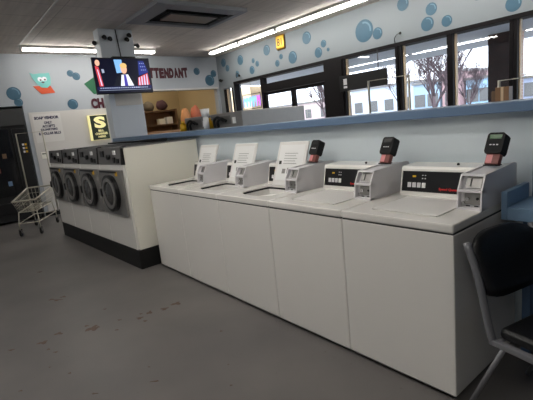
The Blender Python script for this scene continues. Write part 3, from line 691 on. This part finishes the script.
# brass clock
t = thing('wall_clock', 'square brass-coloured clock high on the window wall below the lamps', 'clock', (-2.62, YW, 3.11))
MB().box(-.13, -.05, -.14, .13, 0, .14, .03).build('case', 'brass', t)
b = MB(); text(b, '81', .2, FY(0, -.052, .0), 'maroon', .001, width=.15, height=.15, bold=.0); b.build('digits', None, t)
MB().box(-.14, -.03, -.15, .14, -.001, .15, .03).build('rim', 'brown', t)
# antenna wire + stub
t = thing('wire_stub', 'thin black curved wire with a bulb tip above the middle windows', 'wire', (.17, YW, 2.53))
MB().tube([(0, -.005, 0), (.01, -.03, .07), (.06, -.04, .12), (.12, -.05, .13)], .006, 6).build('wire', 'black', t)
MB().ball((.13, -.05, .13), .022).build('tip', 'black', t)
t = thing('wire_stub', 'thin black hooked wire with a small tip above the farthest window', 'wire', (-4.35, YW, 2.60))
MB().tube([(0, -.005, 0), (.0, -.03, .06), (.08, -.05, .11), (.16, -.05, .05)], .008, 6).build('wire', 'black', t)
MB().ball((.16, -.05, .04), .03).build('tip', 'black', t)
# hanging black board in the window
t = thing('hanging_board', 'long black board hung on wires in front of the window', 'board', (-.46, YW-.08, 2.02))
MB().box(-.54, -.012, -.14, .50, .012, .14, .002).build('board', 'matte_black', t)
MB().cyl((.33, 0, .14), (.33, 0, .46), .008, seg=6).cyl((-.40, 0, .14), (-.40, 0, .46), .003, seg=6).build('wire', 'black', t)
MB().box(-.44, -.016, -.03, -.36, -.012, .08).box(-.44, -.016, -.09, -.36, -.012, -.05).build('paper_tag', 'coinbox', t)
# neon sign in far window
t = thing('neon_sign', 'blue and violet neon sign seen from behind in the farthest wide window', 'sign', (-3.86, YW-.05, 1.98))
M['neonb'] = mat('neon_blue', (0, 0, 0), .5, emit=1.6, ecol=srgb(110, 160, 255)); M['neonv'] = mat('neon_violet', (0, 0, 0), .5, emit=1.4, ecol=srgb(190, 90, 255))
for k in range(5):
    x = -.25+.13*k
    MB().tube([(x, 0, -.12), (x+.02, 0, .12), (x+.06, 0, .0), (x+.1, 0, .12), (x+.1, 0, -.12)], .012, 6).build('neon_tube', 'neonv' if k == 4 else 'neonb', t)
MB().cyl((-.28, .0, .17), (.42, .0, .17), .008).cyl((-.28, 0, -.17), (.42, 0, -.17), .008).cyl((-.28, 0, -.17), (-.28, 0, .17), .008).cyl((.42, 0, -.17), (.42, 0, .17), .008).cyl((.07, 0, .17), (.07, 0, .49), .004).build('frame', 'black', t)

# box on the ledge
t = thing('cardboard_box', 'small brown cardboard box on the ledge before the brick pier', 'box', (3.15, 1.2, 1.461), R(8)); t.scale = (.8, .8, .85)
MB().box(-.05, -.06, 0, .05, .06, .105, .002).build('body', 'lbrown', t); MB().box(-.01, -.061, 0, .01, .061, .106).build('tape', 'reveal', t)
MB().box(-.085, -.04, 0, -.055, .04, .08, .004).build('dark_carton', 'brown', t)

# ------------------------------------------------------------------ wire carts
def cart(loc, rz, label, tall=1.72):
    t = thing('laundry_cart', label, 'laundry cart', loc, rz, 'wire laundry carts')
    # local: x forward, rear at 0
    RW = .23; FW = .18
    rim = [(0, -RW, .72), (.92, -FW, .60), (.92, FW, .60), (0, RW, .72)]
    bot = [(.08, -.17, .42), (.84, -.14, .40), (.84, .14, .40), (.08, .17, .42)]
    MB().tube(rim, .014, 8, closed=True, smooth=1).build('rim', 'wire', t)
    b = MB()
    def lerp(a, c, k): return tuple(a[i]+(c[i]-a[i])*k for i in range(3))
    for s in range(4):
        A, B, a2, b2 = rim[s], rim[(s+1) % 4], bot[s], bot[(s+1) % 4]
        n = 14 if s % 2 == 0 else 7
        for k in range(n+1): b.cyl(lerp(A, B, k/n), lerp(a2, b2, k/n), .0028, seg=4)
        for j in (.33, .66): b.cyl(lerp(A, a2, j), lerp(B, b2, j), .0028, seg=4)
    for k in range(8): b.cyl(lerp(bot[0], bot[3], k/7), lerp(bot[1], bot[2], k/7), .0028, seg=4)
    for k in range(10): b.cyl(lerp(bot[0], bot[1], k/9), lerp(bot[3], bot[2], k/9), .0028, seg=4)
    b.build('basket', 'wire', t)
    MB().tube(bot, .008, 6, closed=True, smooth=1).build('basket_frame', 'wire', t)
    MB().tube([(.0, -.19, .22), (.9, -.16, .22), (.9, .16, .22), (.0, .19, .22)], .009, 6, closed=True, smooth=1).build('lower_frame', 'wire', t)
    for (x, y, tx) in ((.04, -.19, .08), (.04, .19, .08), (.88, -.16, .84), (.88, .16, .84)):
        MB().tube([(tx, y*.88, .41), (x, y, .22), (x, y, .11)], .009, 6, smooth=1).build('leg', 'wire', t)
        w = MB(); w.cyl((x-.01, y-.014, .05), (x-.01, y+.014, .05), .05, seg=20); w.build('wheel', 'matte_black', t)
        MB().box(x-.03, y-.022, .05, x+.02, y-.016, .12).box(x-.03, y+.016, .05, x+.02, y+.022, .12).box(x-.03, y-.022, .11, x+.02, y+.022, .12).build('caster_fork', 'chrome', t)
    MB().tube([(0, -.225, .22), (0, -.225, tall), (0, .225, tall), (0, .225, .22)], .013, 8, smooth=1).build('hanging_rack', 'wire', t)
    return t
cart((-4.34, -.28, 0), R(-28), 'wire laundry cart with tall hanging rack by the vending machine')
cart((1.66, 2.1, 0), R(100), 'wire laundry cart whose rack frame shows above the ledge before the middle window', 1.80)
cart((3.02, 2.0, 0), R(85), 'wire laundry cart whose rack shows above the ledge at the right picture edge', 1.62)

# ------------------------------------------------------------------ vending machine
t = thing('vending_machine', 'black snack vending machine at the far left wall', 'vending machine', (-5.5, -.78, 0))
MB().box(-.38, -.6, .05, .38, .6, 2.22, .01).build('cabinet', 'matte_black', t)
for y in (-.5, .5):
    MB().box(-.3, y-.05, 0, .3, y+.05, .05).build('foot', 'black', t)
MB().box(.38, -.6, 1.90, .40, .6, 2.21, .004).build('header_panel', 'seam', t)
M['vendglass'] = mat('vending_glass', srgb(16, 17, 22), .15)
MB().box(.38, -.56, .55, .392, .28, 1.84, .003).build('display_window', 'vendglass', t)
MB().box(.38, .34, .55, .40, .57, 1.84, .004).build('control_column', 'black', t)
for r in range(3):
    for c in range(2): MB().box(.40, .47+c*.045, 1.50-.07*r, .404, .505+c*.045, 1.54-.07*r).build('keypad_button', 'yellow' if c else 'coinbox', t)
MB().box(.38, -.4, .2, .396, .2, .42, .006).build('delivery_flap', 'black', t)
cols = ['brownlab', 'steel', 'dsteel', 'brown', 'ledge']
for r in range(4):
    for c in range(5):
        if (r+c) % 2 == 0:
            MB().box(.3925, -.5+c*.15, .75+r*.27, .396, -.43+c*.15, .84+r*.27).build('snack_packet', cols[(r*2+c) % 5], t)

# ------------------------------------------------------------------ office contents
t = thing('shelf_unit', 'brown shelf unit against the tan office wall', 'shelf', (-7.35, 3.3, 0))
for z in (1.66, 2.06): MB().box(-.2, -.88, z, .2, .90, z+.035).build('shelf_board', 'brown', t)
for y in (-.9, .92): MB().box(-.2, y-.02, 0, .2, y+.02, 2.12).build('side_panel', 'brown', t)
MB().box(-.22, -.9, 0, -.2, .95, 2.1).build('back_panel', 'lbrown', t)
M['sack1'] = mat('sack_grey', srgb(120, 112, 100), .8, noise=.2, nscale=8); M['sack2'] = mat('sack_plum', srgb(92, 66, 76), .8, noise=.2, nscale=8)
M['peach'] = mat('peach_cloth', srgb(226, 160, 108), .8, noise=.08); M['salmon'] = mat('salmon_cloth', srgb(206, 120, 92), .8, noise=.08); M['aqua'] = mat('aqua_cloth', srgb(130, 176, 170), .8, noise=.08)
def sack(name, loc, sc, m, label, cat, grp):
    b = MB(); b.ball((0, 0, 0), 1, seg=18)
    for v in b.bm.verts:
        n = v.co.copy(); f = 1+.12*math.sin(5*n.x+loc[1]*9)*math.cos(4*n.y+3*n.z)
        v.co = Vector((n.x*sc[0]*f, n.y*sc[1]*f, max(-.8, n.z)*sc[2]*f + .86*sc[2]))
    k = b.build('sack', m); k.name = name; k.location = loc; return tag(k, label, cat, grp)
sack('laundry_sack', (-7.3, 3.0, 2.098), (.15, .19, .19), 'sack1', 'grey laundry sack, left on the top office shelf', 'sack', 'sacks on the office shelf')
sack('laundry_sack', (-7.3, 3.42, 2.098), (.15, .17, .15), 'sack1', 'grey laundry sack, middle of the top office shelf', 'sack', 'sacks on the office shelf')
sack('laundry_sack', (-7.3, 3.84, 2.112), (.15, .17, .15), 'sack2', 'plum-coloured laundry sack, right on the top office shelf', 'sack', 'sacks on the office shelf')
for i, (y, h, m, l) in enumerate(((2.7, .2, 'sack1', 'grey carton, first on the lower office shelf'), (3.0, .26, 'brownlab', 'reddish brown carton on the lower office shelf'), (3.75, .16, 'cream', 'pale carton, third on the lower office shelf'), (4.0, .2, 'white', 'white carton, rightmost on the lower office shelf'))):
    o = MB().box(-.1, -.09, 0, .1, .09, h, .004).build('carton', m); o.location = (-7.3, y, 1.697); tag(o, l, 'carton', 'cartons on the lower office shelf')
o = MB().box(-5.9, 2.25, 0, -5.36, 4.45, 1.5, .006).build('office_counter', 'lbrown'); tag(o, 'wooden counter inside the office opening carrying bright bundles', 'counter')
sack('cloth_bundle', (-5.62, 3.66, 1.502), (.15, .11, .29), 'peach', 'peach cloth bundle, leftmost on the office counter', 'bundle', 'bundles on the office counter')
sack('cloth_bundle', (-5.62, 3.98, 1.512), (.15, .15, .30), 'salmon', 'salmon cloth bundle, second on the office counter', 'bundle', 'bundles on the office counter')
sack('cloth_bundle', (-5.62, 4.28, 1.502), (.12, .10, .26), 'aqua', 'aqua cloth bundle, rightmost on the office counter', 'bundle', 'bundles on the office counter')
t = thing('ceiling_lamp', 'warm round lamp on the office ceiling', 'lamp', (-6.4, 3.0, H))
M['warm'] = mat('warm_lamp', (1, 1, 1), .5, emit=18, ecol=(1, .87, .66))
MB().cyl((0, 0, -.08), (0, 0, -.02), .2, .2, seg=24).build('diffuser', 'warm', t); MB().cyl((0, 0, -.02), (0, 0, 0), .21, seg=24).build('base', 'fixture', t)

# ------------------------------------------------------------------ desk and chair at right
t = thing('wall_desk', 'blue laminate wall desk with a raised left edge board', 'desk', (3.428, .45, 0))
MB().box(0.03, 0, .855, 1.4, .305, .925, .004).build('desk_top', 'desk', t)
MB().box(0, 0, .855, .03, .305, 1.005, .004).build('edge_board', 'desk', t)
MB().box(.05, .16, 0, .09, .2, .855).build('leg', 'bluepost', t)
MB().box(1.3, .16, 0, 1.34, .2, .855).build('leg', 'bluepost', t)
MB().box(.16, .2, 0, .19, .24, .855).build('brace_post', 'lbrown', t)
ch = thing('padded_chair', 'black padded chair with grey tube frame beside the end washer', 'chair', (3.85, .14, 0), R(-13)); ch.scale = (1, 1.15, 1)
b = MB(); b.box(-.20, -.19, .44, .22, .19, .495, .022, seg=4); b.build('seat', 'vinyl', ch)
# curved backrest, facing local +x
b = MB(); n = 10; th = .028
def bk(v, z):
    x = -.27-.11*(z-.60)/.3 + .55*v*v*1.2; return x
rows = []
for side in (0, 1):
    g = []
    for i in range(n+1):
        v = -.19+.38*i/n; row = []
        for j in range(7):
            e = 1-abs(2*i/n-1)**6; z0 = .60+.03*abs(2*i/n-1)**3; z1 = .885-.05*abs(2*i/n-1)**4
            z = z0+(z1-z0)*j/6
            x = bk(v, z)+(th*(.5+.5*e) if side else 0)
            row.append(b.bm.verts.new((x, v, z)))
        g.append(row)
    rows.append(g)
A, B = rows; fs = []
for i in range(n):
    for j in range(6):
        fs.append(b.bm.faces.new((A[i][j], A[i][j+1], A[i+1][j+1], A[i+1][j]))); fs.append(b.bm.faces.new((B[i][j], B[i+1][j], B[i+1][j+1], B[i][j+1])))
for i in range(n): fs.append(b.bm.faces.new((A[i][0], A[i+1][0], B[i+1][0], B[i][0]))); fs.append(b.bm.faces.new((A[i][6], B[i][6], B[i+1][6], A[i+1][6])))
for j in range(6): fs.append(b.bm.faces.new((A[0][j], B[0][j], B[0][j+1], A[0][j+1]))); fs.append(b.bm.faces.new((A[n][j], A[n][j+1], B[n][j+1], B[n][j])))
b._setm(fs, 'vinyl', True); b.build('backrest', None, ch)
for s in (-1, 1):
    y = s*.205
    MB().tube([(bk(.19, .86)+.0, y, .86), (bk(.19, .70), y, .70), (-.235, y, .50), (-.215, y, .435)], .016, 8, smooth=4).build('back_tube', 'tube', ch)
    MB().box(-.225, y-.013, .415, .23, y+.013, .442, .004).build('seat_rail', 'tube', ch)
    MB().tube([(-.16, y, .42), (-.26, y, .20), (-.345, y, .012)], .012, 8, smooth=1).build('leg', 'tube', ch)
    MB().tube([(.16, y, .42), (.26, y, .20), (.30, y, .012)], .012, 8, smooth=1).build('leg', 'tube', ch)
MB().cyl((-.20, -.2, .428), (-.20, .2, .428), .011).cyl((.2, -.2, .428), (.2, .2, .428), .011).build('cross_bar', 'tube', ch)

# floor stains
M['stain'] = mat('rust_stain', srgb(92, 72, 60), .6, noise=.25, nscale=40)
ST = [(0.95, -1.06, 0.054, 0.068), (0.86, -1.08, 0.018, 0.021), (0.96, -1.02, 0.018, 0.019), (0.87, -1.41, 0.043, 0.037), (1.02, -1.4, 0.013, 0.016), (0.81, -1.28, 0.037, 0.031), (-0.04, -1.15, 0.034, 0.03), (0.03, -1.11, 0.046, 0.029), (-0.01, -1.05, 0.034, 0.024), (1.09, -0.72, 0.027, 0.032), (1.18, -0.71, 0.018, 0.02), (1.06, -0.62, 0.028, 0.042), (1.1, -0.5, 0.032, 0.042), (1.09, -0.38, 0.048, 0.044), (1.02, -0.68, 0.013, 0.017), (2.02, -1.01, 0.027, 0.01), (1.11, -1.37, 0.017, 0.016), (0.79, -1.61, 0.026, 0.018), (1.49, -1.37, 0.011, 0.012), (1.3, -1.45, 0.008, 0.008), (1.14, -0.93, 0.017, 0.013), (0.98, -0.85, 0.018, 0.014), (1.84, -0.97, 0.009, 0.006), (1.82, -0.39, 0.011, 0.014), (2.41, -0.71, 0.009, 0.009), (1.85, -1.32, 0.02, 0.008), (1.45, -1.65, 0.014, 0.01), (0.65, -0.86, 0.015, 0.015), (-1.14, -1.04, 0.029, 0.036), (2.22, -0.6, 0.006, 0.007)]
b = MB()
for (x, y, a, c) in ST:
    n = 16; ph = random.random()*6; q = []
    for k in range(n):
        an = 2*math.pi*k/n; rr = 1+.35*math.sin(3*an+ph)+.2*math.sin(5*an+2*ph)+random.uniform(-.12, .12)
        # long axis lies across the view, so turn it with the camera heading
        u, v = a*rr*math.cos(an)*.85, c*rr*math.sin(an)*.6
        q.append((x+u*.63-v*.77, y+u*.77+v*.63))
    b.prism(q, 'z', 0.0, .0012)
o = b.build('floor_stains', 'stain'); tag(o, 'rust-brown worn spots scattered on the grey floor', 'stain', kind='stuff')

# ------------------------------------------------------------------ outside
struct('ground', MB().box(-90, YW+.2, -.15, 60, 90, -.02), 'asphalt')
b = MB(); b.box(-8, YW+.2, 2.80, 8, 9.95, 3.1); struct('canopy', b, 'soffit')
for (x0, x1, l) in ((-4.3, -1.9, 'third'), (-1.82, .12, 'second'), (.80, 3.2, 'first')):
    lamp(x0, 8.35, x1, 8.35, 'outdoor canopy strip lamp, %s from the brick pier' % l, 2.80, 'canopy strip lamps', 'canopy_lamp', 'canlamp')
lamp(-2.3, 6.5, -2.3, 7.15, 'short canopy lamp above the hanging black board', 2.80, 'canopy strip lamps', 'canopy_lamp', 'canlamp')
for q in [o for o in bpy.data.objects if o.name.startswith('canopy_lamp')]: q.scale = (1, .6, .35) if abs(q.location.y-8.35) < .01 else (.8, 1, .35)
t = thing('brick_pier', 'brick pier with a front face darkened as shade carrying the canopy outside the right-hand window', 'pier', (.465, 8.25, -.02))
MB().box(-.265, -.22, 0, .265, .25, 2.82).build('brickwork', 'brick', t)
MB().box(-.265, -.25, 0, .245, -.22, 2.82).build('shaded_front', 'brick_shaded', t)  # thin slab puts the shade on the pier's front into colour
def tree(x, y, h, r0, label, seed, zs=0, spread=.55):
    rnd = random.Random(seed); t = thing('bare_tree', label, 'tree', (x, y, -.02), 0, 'bare winter trees')
    tr = MB(); br = MB()
    def grow(p, d, L, r, lev, mb):
        pts = [p]; q = p.copy(); dd = d.copy()
        for k in range(3):
            dd = (dd+Vector((rnd.uniform(-.12, .12), rnd.uniform(-.12, .12), .05))).normalized(); q = q+dd*L/3; pts.append(q.copy())
        mb.tube(pts, [r, r*.88, r*.76, r*.64], 3 if lev > 2 else 7, smooth=1)
        if lev >= 6: return
        for k in range(3 if lev else 6):
            s = spread*(1.1 if lev else 1.2); nd = (dd+Vector((rnd.uniform(-s, s), rnd.uniform(-s, s), rnd.uniform(-.1, s*.8)))).normalized()
            pp = pts[rnd.choice((1, 2, 3)) if lev else rnd.choice((2, 3))]
            grow(pp, nd, L*rnd.uniform(.6, .8), max(r*.55, .007), lev+1, br)
    grow(Vector((0, 0, 0)), Vector((0, 0, 1)), h*.33, r0, 0, tr)
    tr.build('trunk', 'bark', t); br.build('branches', 'bark', t)
tree(-5.4, 16, 5.5, .09, 'bare tree seen through the window with the hanging board', 1, spread=.8)
tree(-7.0, 20, 7, .11, 'large bare tree filling the window right of the hanging board', 2, spread=.95)
tree(-12.8, 25, 6.5, .08, 'bare tree just left of the large one', 8, spread=.9)
tree(-9.5, 14, 5.5, .09, 'bare tree behind the glass door', 3, spread=.8)
tree(-19, 24, 6, .10, 'bare tree far left behind the glass door', 4, spread=.8)
tree(-8.6, 26, 5, .07, 'slim bare tree left of the brick pier', 5, spread=.9)
def house(x0, x1, y, h, col, label, cols=4, rws=1):
    nm = 'house_paint_%d' % len(bpy.data.materials); M[nm] = mat(nm, srgb(*col), .8)
    t = thing('building', label, 'building', ((x0+x1)/2, y, -.02), 0, 'buildings across the street')
    w = (x1-x0)/2; MB().box(-w, 0, 0, w, 8, h).build('walls', nm, t)
    MB().box(-w-.15, -.2, h, w+.15, 8.2, h+.25).build('roof', 'dsteel', t)
    for i in range(cols):
        for j in range(rws):
            cx = -w+(i+.5)*2*w/cols; z = .9+j*2.6
            MB().box(cx-.6, -.05, z+.3, cx+.6, 0, z+1.6).build('window', 'doorglass', t)
house(-31, -22, 42, 4.0, (196, 206, 220), 'pale grey-blue building beyond the large bare tree')
house(-21.5, -18.5, 41, 3.6, (158, 180, 198), 'light blue building left of the middle window post', 2)
house(-18.2, -16.4, 41, 4.4, (170, 140, 142), 'narrow pinkish building left of the brick pier', 1)
house(-16.2, -13.6, 42, 3.4, (160, 196, 220), 'light blue building next to the brick pier', 2)
house(-12.5, -3, 44, 2.9, (150, 158, 180), 'low grey-blue building right of the brick pier', 3)
house(-52, -33, 44, 3.4, (206, 186, 186), 'long pale pink building beyond the glass door', 6)
o = MB().box(-9.6, 8.0, -.02, -8.3, 8.6, 2.80).build('rendered_pier', 'reveal'); tag(o, 'tan rendered pier carrying the canopy beyond the farthest window', 'pier')

# ------------------------------------------------------------------ world, camera
w = bpy.data.worlds.new('overcast'); bpy.context.scene.world = w; w.use_nodes = True; nt = w.node_tree
bg = nt.nodes['Background']; bg.inputs[0].default_value = (.92, .96, 1.0, 1); bg.inputs[1].default_value = 2.8

cd = bpy.data.cameras.new('camera'); cam = bpy.data.objects.new('camera', cd); C.objects.link(cam); bpy.context.scene.camera = cam
r2 = Vector((0.63455578, 0.76609506, -0.10216319)); u2 = Vector((-0.08159161, 0.19784829, 0.97683103)); d = Vector((-0.76855824, 0.61151812, -0.18805271))
mw = Matrix.Identity(4)
for i in range(3): mw[i][0] = r2[i]; mw[i][1] = u2[i]; mw[i][2] = -d[i]
mw[0][3], mw[1][3], mw[2][3] = 4.31323488, -1.81698101, 1.49401534
cam.matrix_world = mw
cd.sensor_fit = 'HORIZONTAL'; cd.sensor_width = 36; cd.lens = 413.32*36/533; cd.clip_start = .05; cd.clip_end = 300
sc = bpy.context.scene
sc.view_settings.view_transform = 'Standard'; sc.view_settings.look = 'None'; sc.view_settings.gamma = 1; sc.view_settings.use_curve_mapping = False
sc.view_settings.exposure = .72
sc.cycles.max_bounces = 8; sc.cycles.transparent_max_bounces = 12
